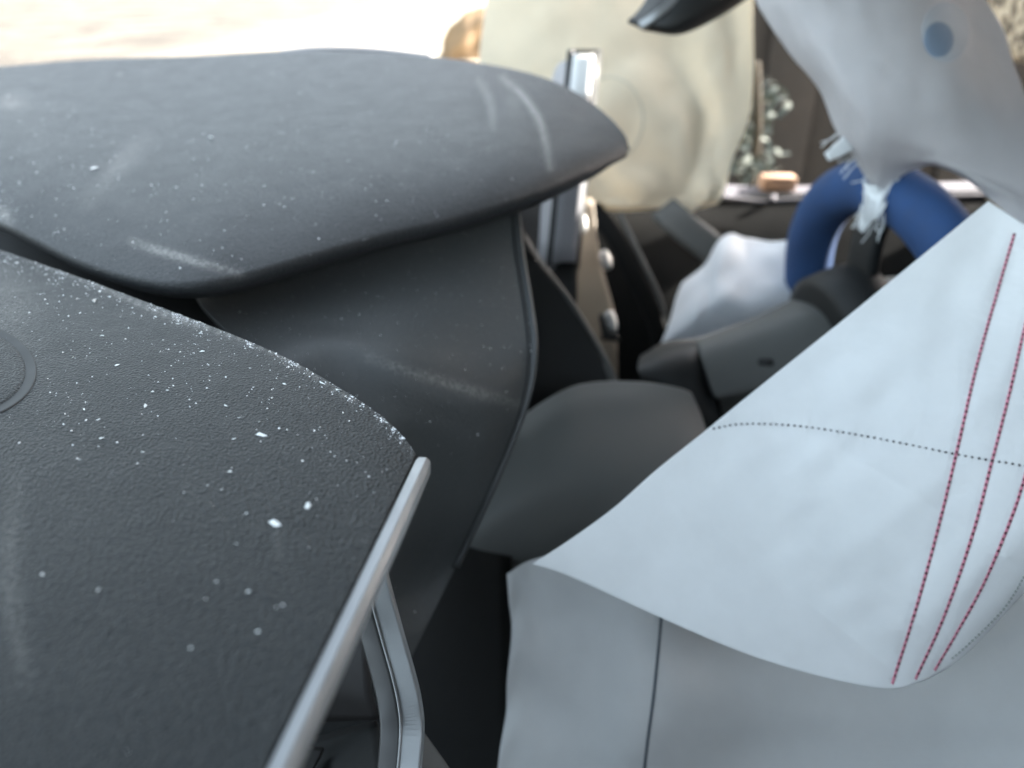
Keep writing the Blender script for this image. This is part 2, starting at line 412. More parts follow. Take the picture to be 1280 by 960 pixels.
side_o = sheet('binnacle_panel', pan_w, M['panel'], dash, .004, wear_px(pan_w, [([(460, 447), (530, 470), (600, 492), (650, 505)], 7, .33), ([(650, 300), (666, 420)], 3, .15)]))
pan_bvh = bvh_of(pan_w)
edge = pan_w[:, -1]; dirv = pan_w[:, -1]-pan_w[:, -4]; dirv /= np.linalg.norm(dirv, axis=1, keepdims=True)
sweep('edge_piping', (edge+dirv*.0002)[:128], circ(.0030, 10), M['panel'], side_o, up=(0, -1, .2))
sweep('seam_groove', (pan_w[:, -5]+normals(pan_w)[:, -5]*.0004)[:128], circ(.0007, 6), M['black'], side_o, up=(0, -1, .2))
# smooth knee panel behind it
kn = [[(560, 600, .83), (640, 530, .83), (700, 490, .83), (740, 478, .835), (800, 477, .84), (846, 484, .845), (864, 490, .85)],
      [(555, 640, .80), (640, 570, .80), (700, 530, .80), (750, 515, .81), (800, 512, .82), (850, 516, .835), (878, 522, .85)],
      [(550, 690, .765), (630, 640, .765), (700, 610, .77), (760, 600, .78), (820, 598, .795), (875, 598, .81), (905, 600, .825)],
      [(540, 730, .785), (620, 705, .785), (700, 690, .79), (760, 680, .80), (830, 680, .81), (900, 690, .82), (950, 700, .84)],
      [(540, 750, .84), (620, 730, .84), (700, 720, .85), (760, 710, .86), (830, 710, .87), (900, 720, .88), (950, 730, .90)]]
sheet('knee_panel', grid(kn, 60, 70), M['knee'], dash, .006)
# dark recess behind the panel gap and under the pad
sheet('inner_frame', grid([[(-420, 215, .90), (150, 285, .80), (400, 290, .83), (650, 262, .90)], [(-420, 330, .86), (150, 420, .72), (400, 400, .76), (650, 400, .84)], [(-300, 600, .80), (150, 600, .70), (400, 600, .72), (640, 600, .80)], [(0, 1050, .70), (200, 1050, .70), (420, 1050, .70), (640, 1050, .72)]], 40, 40), M['black'], dash, .01)
# silver trim along the pad's rear edge
tr = cr(np.array([pad_w[i, -1] for i in (0, 40, 80, 120, 160, 199)]), 60)
tdir = tr[-1]-tr[0]; tdir /= np.linalg.norm(tdir); sidev = np.cross(tdir, [0, 0, 1]); sidev = sidev if sidev[0] > 0 else -sidev
trp = tr+sidev*.0037+np.array([0, 0, -.0024])
prof = [(-.0033, -.005), (-.0033, .0010), (-.0029, .0014), (.0010, .0014), (.0014, .0012), (.0031, -.0004), (.0034, -.0010), (.0034, -.005)]
scl = np.ones(60); scl[0] = .82
s_sgn = np.sign(np.dot(np.cross(tdir, [0, 0, 1]), sidev))
sweep('silver_trim', trp, [(x*s_sgn, y) for x, y in prof], M['silver'], dash, scale=scl, smooth=False)
# vent with its silver frame below the trim
vent = bpy.data.objects.new('vent', None); scene.collection.objects.link(vent); vent.parent = dash
fp = [(464, 690, .455), (476, 738, .45), (491, 795, .44), (505, 845, .432), (513, 882, .425), (515, 918, .418), (508, 1000, .41)]
fpw = np.array([P(*q) for q in fp])
vf = sweep('vent_frame', fpw, rrect(.0128, .006, .0012), M['silver'], vent, up=(-.15, -.75, .6), n=50, smooth=False)
fp2 = [(u-24 if i > 0 else u-16, v+2, d+.004) for i, (u, v, d) in enumerate(fp)]
sweep('frame_bevel', np.array([P(*q) for q in fp2]), rrect(.0125, .010, .002), M['silverd'], vent, up=(-.2, -.8, .5), n=50)
fp3 = [(u-14.5 if i > 0 else u-9, v+1, d-.0025) for i, (u, v, d) in enumerate(fp)]
sweep('bright_edge', np.array([P(*q) for q in fp3]), circ(.0008, 8), M['silver'], vent, n=50)
M['cav'] = simple('vent_wall_brown', (.012, .010, .0095), .6)
sheet('vent_wall', grid([[(360, 690, .50), (460, 700, .49)], [(340, 830, .49), (462, 850, .475)], [(330, 905, .50), (474, 900, .475)]], 12, 12), M['cav'], vent, .003)
sheet('vent_floor', grid([[(340, 935, .53), (470, 900, .48)], [(330, 990, .47), (480, 960, .43)], [(320, 1050, .44), (470, 1030, .40)]], 12, 12), M['black'], vent, .003)
lv = [(395, 936, .47), (375, 975, .445), (350, 1030, .42)]
sweep('vent_slat', np.array([P(*q) for q in lv]), rrect(.010, .003, .001), M['silverd'], vent, n=12)
sheet('lower_console', grid([[(505, 895, .50), (530, 915, .50)], [(500, 960, .46), (565, 965, .47)], [(500, 1030, .44), (600, 1030, .45)]], 12, 12), M['column'], dash, .004)
# windscreen seal behind the hood
sweep('windscreen_seal', np.array([P(350, 66, 1.13), P(400, 61, 1.13), P(470, 63, 1.13), P(540, 71, 1.12)]), circ(.004, 8), M['trimgrey'], dash, n=30)

spk = conform_disc('speaker_cover', pad_bvh, -78, 464, 124, 68, [(1, -.0005), (1, .0003), (.985, .0005), (.97, .0002), (.05, .0002)], M['black'], dash, 72)
conform_disc('speaker_dome', pad_bvh, -78, 464, 124, 68, [(.89, .0002), (.875, .0008), (.80, .0012), (.70, .0012), (.66, .0016), (.3, .0016), (.05, .0016)], M['pad'], spk, 72)
# ------------------------------------------------------------------ far side: pillar, door, curtain airbag
pil = thing('pillar_trim', 'upright grey pillar trim strip with white pane, half behind the dashboard hood tip', 'pillar trim', (.12, 1.1, .36))
def bar(name, a, b, w0, w1, d, thick, mat, parent):
    """flat upright strip from pixel a to pixel b, widths px"""
    q = grid([[(a[0]-w0/2, a[1], d), (a[0]+w0/2, a[1], d)], [(b[0]-w1/2, b[1], d), (b[0]+w1/2, b[1], d)]], 4, 8)
    return sheet(name, q, mat, parent, thick)
bar('strip', (728, 130), (706, 326), 30, 28, 1.12, .012, M['trimgrey'], pil)
bar('frame', (731, 62), (703, 336), 42, 42, 1.134, .02, M['black'], pil)
bar('pane', (730, 68), (725, 122), 26, 26, 1.12, .010, M['white'], pil)
sheet('side_cheek', grid([[(716, 70, 1.13), (719, 70, 1.13)], [(688, 108, 1.2), (712, 118, 1.13)], [(672, 330, 1.2), (690, 336, 1.13)]], 8, 14), M['trimgrey'], pil, .01)
sheet('foot', grid([[(684, 330, 1.13), (722, 330, 1.13)], [(678, 480, 1.16), (720, 480, 1.16)], [(670, 900, 1.25), (715, 900, 1.25)]], 6, 10), M['black'], pil, .02)

post = thing('door_pillar', 'beige brown painted door post with three bright bolts beside the dark door', 'door post', (.15, 1.2, .36))
sheet('post_face', grid([[(712, 238, 1.22), (742, 250, 1.22)], [(690, 300, 1.21), (750, 320, 1.21)], [(680, 380, 1.20), (768, 390, 1.20)], [(700, 440, 1.19), (772, 450, 1.19)], [(720, 560, 1.2), (775, 560, 1.2)]], 14, 24), M['pillar'], post, .02)
def bolt(u, v, d, h, w, tilt):
    c = P(u, v, d); q = [c+(-UP*math.cos(tilt)+RT*math.sin(tilt))*t*h for t in np.linspace(-.5, .5, 9)]
    s = np.array([.45, .8, .95, 1, 1, 1, .95, .8, .45]); sweep('bolt', np.array(q), circ(w, 10, .8), M['bolt'], post, up=-FW, scale=s)
bolt(757, 325, 1.18, .030, .0085, .30); bolt(764, 402, 1.165, .034, .0085, .25); bolt(729, 280, 1.19, .028, .006, .05)
sheet('hinge', grid([[(752, 392, 1.165), (764, 396, 1.17)], [(756, 424, 1.165), (776, 426, 1.17)]], 6, 6), M['black'], post, .012)

cheek = thing('end_panel', 'black end panel with grey slanting edge beneath the hood tip', 'end panel', (.1, 1.0, .36))
sheet('face', grid([[(600, 250, .98), (640, 255, .98), (655, 300, .98)], [(600, 370, .97), (660, 360, .97), (706, 372, .97)], [(600, 440, .96), (700, 440, .96), (752, 448, .96)], [(600, 560, .95), (700, 560, .95), (790, 560, .95)]], 20, 26), M['black'], cheek, .012)
sheet('backing', grid([[(560, 195, 1.34), (640, 195, 1.34), (722, 195, 1.34)], [(560, 400, 1.32), (640, 400, 1.32), (722, 400, 1.32)], [(560, 620, 1.3), (640, 620, 1.3), (722, 620, 1.3)]], 6, 6), M['black'], cheek, .02)
sweep('bevel_edge', np.array([P(*q) for q in [(652, 296, .985), (672, 328, .985), (706, 372, .98), (732, 412, .975), (754, 450, .965), (772, 490, .96)]]), rrect(.012, .010, .003), M['column'], cheek, up=-FW, n=30)

door = thing('car_door', 'dark driver door panel with ribbed inside and pale lilac sill', 'car door', (.35, 1.4, .36))
sheet('door_panel', grid([[(720, 246, 1.42), (820, 243, 1.42), (920, 244, 1.42), (1060, 240, 1.42), (1400, 235, 1.42)],
                          [(730, 300, 1.37), (820, 300, 1.37), (920, 300, 1.38), (1060, 300, 1.38), (1400, 300, 1.38)],
                          [(750, 420, 1.33), (830, 420, 1.33), (920, 420, 1.34), (1060, 420, 1.34), (1400, 420, 1.34)],
                          [(760, 620, 1.33), (830, 620, 1.33), (920, 620, 1.34), (1060, 620, 1.34), (1400, 620, 1.34)]], 50, 40), M['door'], door, .03)
sweep('armrest', np.array([P(*q) for q in [(830, 262, 1.33), (850, 280, 1.31), (890, 312, 1.30), (930, 350, 1.30), (960, 400, 1.30)]]), rrect(.05, .022, .008), M['column'], door, up=-FW, n=24)
sweep('door_edge', np.array([P(*q) for q in [(742, 262, 1.35), (770, 300, 1.31), (796, 350, 1.29), (822, 410, 1.28), (835, 480, 1.28)]]), rrect(.030, .024, .008), M['door'], door, up=-FW, n=24)
sweep('door_rib', np.array([P(*q) for q in [(775, 268, 1.34), (800, 320, 1.30), (824, 372, 1.29), (840, 430, 1.29)]]), rrect(.008, .010, .003), M['column'], door, up=-FW, n=24)
M['sill'] = simple('lilac_sill', (.10, .098, .115), .8, 0, 20, .1)
sheet('window_sill', grid([[(900, 231, 1.46), (960, 233, 1.46), (1060, 231, 1.46), (1400, 222, 1.46)], [(900, 246, 1.41), (960, 252, 1.41), (1000, 249, 1.41), (1400, 240, 1.41)]], 40, 8), M['sill'], door, .012)

# curtain airbag
cb = thing('curtain_airbag', 'large cream curtain airbag hanging over the driver window', 'airbag', (.2, 1.3, .86))
cu = [[(615, -60, 1.46), (690, -60, 1.38), (760, -60, 1.35), (840, -60, 1.34), (900, -60, 1.34), (941, -60, 1.34)],
      [(605, 20, 1.46), (690, 20, 1.37), (760, 20, 1.34), (840, 20, 1.325), (900, 20, 1.33), (941, 20, 1.345)],
      [(600, 90, 1.46), (690, 90, 1.365), (760, 90, 1.32), (840, 90, 1.31), (900, 90, 1.315), (942, 90, 1.34)],
      [(625, 150, 1.46), (695, 150, 1.36), (760, 150, 1.31), (840, 150, 1.30), (895, 150, 1.305), (936, 148, 1.33)],
      [(655, 200, 1.45), (710, 205, 1.36), (770, 210, 1.31), (840, 212, 1.295), (885, 210, 1.30), (914, 205, 1.33)],
      [(690, 240, 1.42), (722, 246, 1.37), (775, 252, 1.32), (840, 252, 1.30), (880, 250, 1.305), (906, 240, 1.33)],
      [(705, 256, 1.43), (735, 263, 1.39), (780, 265, 1.35), (840, 264, 1.335), (875, 262, 1.34), (898, 255, 1.36)]]
def cur_b(S, T):
    g = .005*smooth_noise(S, T, 3, 2)+.0018*smooth_noise(S, T, 8, 14)+.0008*smooth_noise(S, T, 17, 9)+.004*np.sin((S*2.1-T*1.1)*9+2*np.sin(T*4))*np.clip(S*1.5, 0, 1)
    cx, cy = .52, .55; r = np.hypot((S-cx)/.22, (T-cy)/.28); g -= .007*np.exp(-((r-1)/.22)**2)
    g -= .010*np.exp(-(((S-.86)+(T-.9)*.8)/.05)**2)*np.clip(T*3-1, 0, 1)
    g += .005*np.sin((S*1.3+T*.7)*12)*np.clip(T-.35, 0, 1)
    return g*np.clip((1-S)*6, 0, 1)
cu = [[(u, v, 1.335+(d-1.335)*.4-(.035 if i_ == 5 else .012 if i_ == 4 else 0)) for i_, (u, v, d) in enumerate(r)] for r in cu]
cur_w = grid(cu, 110, 120, cur_b)
sheet('cushion', cur_w, M['curtain'], cb, .0008)
cbv = bvh_of(cur_w)
def seam(name, bvh, px, n, r, mat, parent, lift=.0006, step=None, dash_len=.6):
    """stitch line: short rounded stitches laid on the cloth along a pixel path"""
    c = cr(np.array(px, float), 400); pts = []; nor = []
    for (u, v) in c:
        h = hit(bvh, u, v)
        if h: pts.append(h[0]+h[1]*lift); nor.append(h[1])
    pts = np.array(pts); nor = np.array(nor)
    L = np.concatenate([[0], np.cumsum(np.linalg.norm(np.diff(pts, axis=0), axis=1))])
    at = lambda s: np.array([np.interp(s, L, pts[:, k]) for k in range(3)])
    an = lambda s: np.array([np.interp(s, L, nor[:, k]) for k in range(3)])
    V = []; Fc = []; s = 0.0
    step = step or L[-1]/n
    while s < L[-1]-step:
        a = at(s); b = at(s+step*dash_len); m = (a+b)/2; nn = an(s); ax = b-a; sd = np.cross(ax, nn); sd /= np.linalg.norm(sd)+1e-9
        k = len(V); jr = r*rng.uniform(.85, 1.15)
        V += [a, m+sd*jr, m+nn*jr, m-sd*jr, m-nn*jr, b]
        for q in range(4):
            c1, c2 = k+1+q, k+1+(q+1) % 4
            Fc += [(k, c2, c1), (k+5, c1, c2)]
        s += step
    o = mesh(name, np.array(V), Fc, mat, parent); o['kind'] = 'stuff'
    return o
def ribbon(name, bvh, px, wd, mat, parent, lift=.0003):
    c = cr(np.array(px, float), 160); pts = []; nor = []
    for (u, v) in c:
        h = hit(bvh, u, v)
        if h: pts.append(h[0]+h[1]*lift); nor.append(h[1])
    return sweep(name, np.array(pts), [(-wd/2, -.0002), (wd/2, -.0002), (wd/2, .0001), (-wd/2, .0001)], mat, parent, up=np.array(nor))
a = np.linspace(-1.9, 1.5, 24); ov = [(762+42*math.cos(t), 148+52*math.sin(t)) for t in a]
M['cseam'] = simple('cream_seam', (.54, .50, .40), .9)
ribbon('chamber_seam', cbv, ov, .004, M['cseam'], cb)

# ------------------------------------------------------------------ knee bag, steering column and wheel
kb = thing('knee_airbag', 'small crumpled white airbag between the door and steering column', 'airbag', (.3, 1.15, .8))
kw = [[(852, 352, 1.20), (905, 299, 1.22), (940, 294, 1.22), (993, 308, 1.20)],
      [(838, 385, 1.16), (890, 335, 1.15), (935, 330, 1.17), (995, 335, 1.17)],
      [(826, 420, 1.13), (880, 385, 1.10), (930, 368, 1.13), (994, 365, 1.15)],
      [(812, 445, 1.13), (880, 430, 1.12), (940, 402, 1.13), (992, 385, 1.14)],
      [(810, 475, 1.17), (880, 465, 1.17), (940, 440, 1.18), (990, 420, 1.18)]]
sheet('cushion', grid(kw, 70, 70, lambda S, T: .005*smooth_noise(S, T, 3, 21)+.002*smooth_noise(S, T, 6, 22)-.010*np.exp(-((S-.40-.5*(T-.5))/.10)**2)), M['knee_bag'], kb, .001)

col = thing('steering_column', 'grey plastic steering column shroud with small dark button', 'steering column', (.35, .95, .7))
sh = [[(868, 425, 1.02), (940, 398, 1.02), (1010, 366, 1.02), (1075, 352, 1.02), (1120, 345, 1.02)],
      [(872, 432, .97), (940, 412, .97), (1010, 385, .97), (1075, 368, .97), (1130, 360, .97)],
      [(880, 455, .945), (945, 440, .945), (1010, 412, .945), (1080, 395, .945), (1140, 385, .945)],
      [(892, 492, .935), (950, 478, .935), (1020, 450, .935), (1090, 430, .935), (1150, 420, .935)],
      [(900, 503, .95), (955, 492, .95), (1025, 465, .95), (1095, 445, .95), (1155, 435, .95)],
      [(905, 530, 1.02), (960, 520, 1.02), (1030, 490, 1.02), (1100, 470, 1.02), (1160, 460, 1.02)]]
shw = grid(sh, 60, 60); sheet('shroud', shw, M['column'], col, .004); shb = bvh_of(shw)
l, n_ = hit(shb, 957, 453)
sweep('button', np.array([l-n_*.002, l+n_*.0015]), rrect(.018, .009, .003), M['black'], col, up=(0, 0, 1))
sheet('collar', grid([[(800, 445, 1.02), (830, 428, 1.02), (868, 423, 1.03), (885, 420, 1.06)], [(797, 458, .97), (830, 442, .965), (868, 436, .965), (884, 440, .99)], [(800, 470, .955), (830, 466, .94), (868, 468, .94), (888, 480, .96)], [(806, 486, .96), (832, 490, .94), (870, 510, .94), (898, 515, .95)], [(815, 520, .99), (840, 530, .97), (880, 560, .96), (910, 560, .96)]], 40, 40), M['black'], col, .006)

WC = P(1103.4, 400, .992); WN = Vector((.917, .213, .204)).normalized()
wheel = thing('steering_wheel', 'steering wheel with blue rim behind the hanging airbag', 'steering wheel', tuple(WC))
q = WN.to_track_quat('Z', 'Y').to_matrix()
def torus(name, r, cr_, mat, parent, n=72, m=20, sx=1.0):
    V = []; Fc = []
    for i in range(n):
        a = 2*math.pi*i/n
        for j in range(m):
            b = 2*math.pi*j/m; rr = r+cr_*math.cos(b)
            V.append(WC+np.array(q@Vector((rr*math.cos(a), rr*math.sin(a), sx*cr_*math.sin(b)))))
    for i in range(n):
        for j in range(m): Fc.append((i*m+j, ((i+1) % n)*m+j, ((i+1) % n)*m+(j+1) % m, i*m+(j+1) % m))
    return mesh_poly(name, np.array(V), Fc, mat, parent)
torus('rim', .172, .033, M['blue'], wheel)
for ang in (0, 120, 240):
    d = lambda r, z: WC+np.array(q@Vector((r*math.cos(R(ang+90)), r*math.sin(R(ang+90)), z)))
    sweep('spoke', np.array([d(.03, -.03), d(.08, -.03), d(.13, -.02), d(.168, 0)]), rrect(.045, .018, .006), M['black'], wheel, up=tuple(WN), n=16)
hb = [WC+np.array(WN)*z for z in (-.09, -.085, -.04, -.02, -.012)]
sweep('hub', np.array(hb), circ(.085, 32), M['black'], wheel, up=(0, 1, 0), scale=np.array([.8, .95, 1, .95, .8]))

# driver airbag hanging from the wheel
db = thing('driver_airbag', 'deflated pale grey airbag with round vent hole hanging off the steering wheel', 'airbag', (.42, .8, .95))
dr = [[(930, -60, .86), (1010, -70, .82), (1090, -75, .80), (1170, -70, .81), (1225, -60, .84)],
      [(946, 0, .86), (1010, -5, .81), (1090, -5, .79), (1170, 0, .80), (1243, 5, .84)],
      [(985, 58, .86), (1035, 58, .80), (1100, 55, .78), (1180, 55, .79), (1268, 60, .83)],
      [(1022, 112, .86), (1060, 115, .80), (1115, 112, .78), (1190, 112, .78), (1290, 115, .82)],
      [(1047, 172, .87), (1075, 172, .82), (1120, 168, .80), (1195, 168, .79), (1310, 175, .80)],
      [(1075, 220, .88), (1095, 218, .85), (1130, 205, .83), (1190, 208, .80), (1330, 260, .80)],
      [(1092, 246, .89), (1104, 242, .87), (1140, 216, .85), (1190, 218, .82), (1290, 290, .81)]]
def dbb(S, T): return .005*smooth_noise(S, T, 3, 31)+.0012*smooth_noise(S, T, 8, 32)+.0005*smooth_noise(S, T, 16, 33)-.004*np.exp(-((T-.62-.25*S)/.05)**2)*np.clip(S*2-.7, 0, 1)
dw = grid(dr, 90, 90, dbb); dbvh = bvh_of(dw); sheet('cushion', dw, M['dbag'], db, .001)
M['vent'] = simple('blue_grey_vent', (.17, .23, .31), .9)
vh = conform_disc('vent_hole', dbvh, 1173, 50, 19, 23, [(1, .0004), (.9, .0015), (.6, .0014), (.3, .0013), (.05, .0013)], M['vent'], db)
M['ventrim'] = simple('pale_blue_vent_rim', (.42, .45, .49), .9)
conform_disc('vent_patch', dbvh, 1182, 40, 30, 38, [(1, .0001), (.92, .0007), (.6, .0007), (.3, .0007), (.05, .0007)], M['ventrim'], db)
tail = grid([[(1078, 224, .878), (1100, 236, .868), (1128, 214, .86)], [(1080, 244, .874), (1098, 254, .866), (1116, 240, .862)], [(1076, 270, .868), (1088, 276, .864), (1100, 262, .864)], [(1072, 286, .866), (1080, 290, .864), (1086, 282, .865)]], 24, 24, lambda S, T: .003*smooth_noise(S, T, 5, 77))
sheet('torn_strip', tail, M['bag'], db, .0008)
for i in range(16):
    u0 = 1074+random.random()*34; v0 = 262+random.uniform(-14, 16); L0 = random.uniform(12, 36)
    sweep('frayed_thread', np.array([P(u0, v0, .866), P(u0-3+random.uniform(-4, 4), v0+L0*.5, .864), P(u0-8+random.uniform(-7, 6), v0+L0, .862)]), circ(random.uniform(.0004, .0009), 6), M['bag'], db, up=-FW, n=6)
for i in range(12):
    t = random.random(); u0 = 1040+t*60; v0 = 165+t*84
    sweep('frayed_thread', np.array([P(u0+6, v0-3, .872), P(u0-4, v0+4, .868), P(u0-12+random.uniform(-6, 6), v0+12+random.uniform(-6, 6), .866)]), circ(.0006, 6), M['bag'], db, up=-FW, n=6)
sweep('torn_flap', np.array([P(*a_) for a_ in [(1062, 178, .865), (1048, 188, .86), (1034, 196, .855)]]), rrect(.020, .006, .002), M['bag'], db, up=-FW, scale=np.linspace(1, .5, 12), n=12)

# ------------------------------------------------------------------ passenger airbag
pb = thing('passenger_airbag', 'large white passenger airbag with red and black stitched lines, slumped across the cabin', 'airbag', (.2, .5, .75))
A_ = [(1236, 251), (1180, 297), (1120, 346), (1060, 395), (1000, 443), (940, 491), (880, 540), (820, 588), (768, 634), (716, 672), (665, 705)]
B_ = [(1360, 345), (1420, 430), (1440, 520), (1420, 600), (1370, 660), (1290, 728), (1208, 817), (1148, 853), (1085, 858), (930, 816), (702, 716)]
dA = [.60, .595, .59, .585, .58, .575, .57, .565, .56, .555, .55]; dB = [.56, .55, .54, .53, .53, .54, .54, .53, .525, .53, .55]
nrow = []
for t in (0, .25, .5, .75, 1):
    r = []
    for (a, b), (c, d), x, y in zip(A_, B_, dA, dB):
        r.append((a+(c-a)*t, b+(d-b)*t, 1/(1/x+(1/y-1/x)*t)))
    nrow.append(r)
def pbb(S, T):
    amp = np.interp(S, [0, .3, .5, .62, .72, 1], [.008, .028, .040, .018, .003, 0])
    g = amp*T**1.7*np.clip(1-T, 0, 1)**.6/.33
    g += (.0026*smooth_noise(S, T, 6, 41)+.0009*smooth_noise(S, T, 15, 43))*np.clip(np.sin(math.pi*T)*2, 0, 1)*np.clip(np.sin(math.pi*S)*3, 0, 1)*np.clip((.86-S)*4, .04, 1)*.6
    g += .0010*np.sin((S*9+T*3)*2.2)*np.sin(math.pi*T)*np.clip((.86-S)*4, 0, 1)
    return g
reds = [[(1268, 292), (1245, 370), (1220, 460), (1195, 568), (1170, 670), (1145, 760), (1115, 855)],
        [(1292, 360), (1276, 430), (1262, 490), (1240, 576), (1215, 670), (1180, 770), (1144, 849)],
        [(1300, 520), (1284, 585), (1265, 645), (1230, 728), (1195, 792), (1168, 838)]]
BLACK = [(890, 536), (930, 530), (1000, 533), (1090, 547), (1195, 568), (1240, 576), (1290, 584)]
pw = grid(nrow, 300, 220, pbb)
U_, V_ = to_px(pw); pk = np.zeros(U_.shape)
for pl_, am in [(r_, .0006) for r_ in reds]+[(BLACK, .0005)]:
    c_ = cr(np.array(pl_, float), 140); D_ = np.full(U_.shape, 1e9); J_ = np.zeros(U_.shape, int)
    for q_i, (a_, b_) in enumerate(c_):
        dd = np.hypot(U_-a_, V_-b_); m_ = dd < D_; D_[m_] = dd[m_]; J_[m_] = q_i
    vary = 1+.7*np.sin(J_*1.9)*np.sin(J_*.53+1)
    pk -= am*np.exp(-(D_/7.0)**2)*vary - .00008*np.exp(-((D_-16)/9.0)**2)*np.sin(J_*1.3+np.sin(J_*.4)*3)
pw = pw+normals(pw)*pk[..., None]
front = sheet('front_panel', pw, M['bag'], pb, .0009); pbv = bvh_of(pw)
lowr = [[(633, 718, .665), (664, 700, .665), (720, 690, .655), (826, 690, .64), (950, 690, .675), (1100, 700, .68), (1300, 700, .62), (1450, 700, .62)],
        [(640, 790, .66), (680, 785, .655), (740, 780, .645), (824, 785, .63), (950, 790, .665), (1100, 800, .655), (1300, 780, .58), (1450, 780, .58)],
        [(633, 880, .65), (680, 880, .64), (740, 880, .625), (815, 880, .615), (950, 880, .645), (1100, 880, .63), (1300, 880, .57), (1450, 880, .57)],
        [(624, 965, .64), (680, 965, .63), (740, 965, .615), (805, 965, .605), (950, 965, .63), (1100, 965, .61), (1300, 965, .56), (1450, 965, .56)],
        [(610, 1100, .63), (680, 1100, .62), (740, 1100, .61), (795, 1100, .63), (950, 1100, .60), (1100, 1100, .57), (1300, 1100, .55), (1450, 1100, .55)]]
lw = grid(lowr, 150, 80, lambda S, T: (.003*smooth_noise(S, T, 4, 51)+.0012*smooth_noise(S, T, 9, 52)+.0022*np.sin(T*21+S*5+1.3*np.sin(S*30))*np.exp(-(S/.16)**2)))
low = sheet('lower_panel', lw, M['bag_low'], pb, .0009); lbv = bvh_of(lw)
ribbon('fold_seam', lbv, [(827, 760), (824, 800), (817, 870), (809, 930), (803, 985)], .0024, M['seamgrey'], low)
for i, px in enumerate(reds):
    ribbon('red_line', pbv, px, .0019, M['pink'], front)
    seam('red_stitching', pbv, px, 100, .0010, M['red'], front, step=.0044, dash_len=.56)
seam('grey_stitching', pbv, [(1296, 690), (1258, 755), (1215, 800), (1188, 824)], 60, .0007, M['greythread'], front, step=.0030, dash_len=.9)
seam('black_stitching', pbv, BLACK, 120, .0009, M['thread'], front, step=.0042, dash_len=.56)

# ------------------------------------------------------------------ rear-view mirror
mir = thing('rear_view_mirror', 'dark rear-view mirror with pale rim edge hanging before the curtain airbag', 'mirror', tuple(P(865, 0, .95)))
mq = [[(786, 24, .95), (800, 10, .97), (850, -60, .99), (940, -110, 1.0)],
      [(790, 30, .945), (815, 20, .93), (868, -25, .925), (950, -70, .94)],
      [(800, 36, .95), (838, 36, .925), (888, 5, .92), (960, -30, .935)],
      [(808, 39, .96), (850, 43, .95), (900, 20, .95), (960, -18, .96)],
      [(812, 36, .98), (850, 40, .99), (900, 16, .99), (960, -22, .99)]]
sheet('housing', grid(mq, 40, 40), M['black'], mir, .004)
sweep('rim', np.array([P(*a_) for a_ in [(800, 33, .935), (822, 18, .925), (850, -6, .925), (890, -45, .93)]]), rrect(.010, .008, .002), M['silver'], mir, up=-FW, n=20)
sweep('stalk', np.array([P(870, -50, .99), P(880, -130, 1.02), P(880, -200, 1.03)]), circ(.010, 10), M['black'], mir, up=(0, 1, 0), n=12)

# ------------------------------------------------------------------ beyond the driver window
M['fence'] = simple('dark_brown_boards', (.030, .024, .019), .9, 0, 12, .4, .004, 60)
fence = thing('board_fence', 'dark brown upright board fence seen through the driver window', 'fence', (1.2, 3.4, 0))
for i in range(16):
    rbox('board', (.215, .03, 1.9+.05*random.random()), M['fence'], fence, (.35+i*.2, 3.4+.034*(i % 2), .96), bev=.006)
M['leaf'] = simple('silvery_leaf', (.10, .115, .10), 1.0, 0, 40, .5)
M['stem'] = simple('brown_stem', (.05, .04, .025), .9)
pl = P(935, 190, 1.85)
shrub = thing('shrub', 'silvery leaved shrub standing outside the driver window', 'shrub', (pl[0]+.02, pl[1], 0))
sweep('stem', np.array([(pl[0]+.02, pl[1], 0), (pl[0]+.01, pl[1]+.02, .4), (pl[0]+.02, pl[1], .8), (pl[0]-.01, pl[1], 1.02)]), circ(.010, 8), M['stem'], shrub, up=(0, 1, 0), n=20)
def leafmesh(L, W):
    v = []; f = []
    for i in range(6):
        t = i/5; w = W*math.sin(math.pi*(.08+.84*t))**.8; zz = .12*L*math.sin(t*2.6)
        v += [(-w, t*L, zz+.15*w), (0, t*L, zz-.05*w), (w, t*L, zz+.15*w)]
    for i in range(5):
        for j in (0, 1): f.append((i*3+j, i*3+j+1, i*3+j+4, i*3+j+3))
    me = bpy.data.meshes.new('leaf'); me.from_pydata(v, [], f); me.polygons.foreach_set('use_smooth', [True]*len(f)); me.materials.append(M['leaf']); return me
lms = [leafmesh(.040, .009), leafmesh(.030, .008)]
for i in range(130):
    u = random.gauss(938, 17); v = random.uniform(105, 232); u += (v-170)*-.10
    p = P(u, v, 1.85+random.uniform(-.06, .08))
    o = bpy.data.objects.new('leaf', lms[i % 2]); scene.collection.objects.link(o); o.parent = shrub
    o.location = Vector(p)-shrub.location; o.rotation_euler = (random.uniform(-1.2, 1.2), random.uniform(-1, 1), random.uniform(0, 6.28))
M['brick'] = simple('tan_brick', (.42, .26, .17), .85, 0, 40, .2, .002, 150)
bp_ = P(972, 226, 1.445)
bk_o = rbox('brick', (.062, .035, .026), M['brick'], None, tuple(bp_+np.array([0, .0, -.003])), bev=.003)
tag(bk_o, 'small tan brick piece lying on the lilac window sill', 'brick')
seat = thing('seat_headrest', 'beige mottled seat headrest behind the deflated driver airbag', 'headrest', tuple(P(1300, 60, 1.25)))
k = NT('beige_mottled_cloth'); k.set('Base Color', k.ramp(k.noise(55, 5), [(.42, (.09, .07, .05)), (.55, (.50, .42, .31))])).set('Roughness', .95).set('Normal', k.bump(k.noise(120, 5), .004)); M['seat'] = k.m
rbox('cushion', (.12, .24, .17), M['seat'], seat, tuple(P(1318, 10, 1.3)), bev=.03, seg=5)
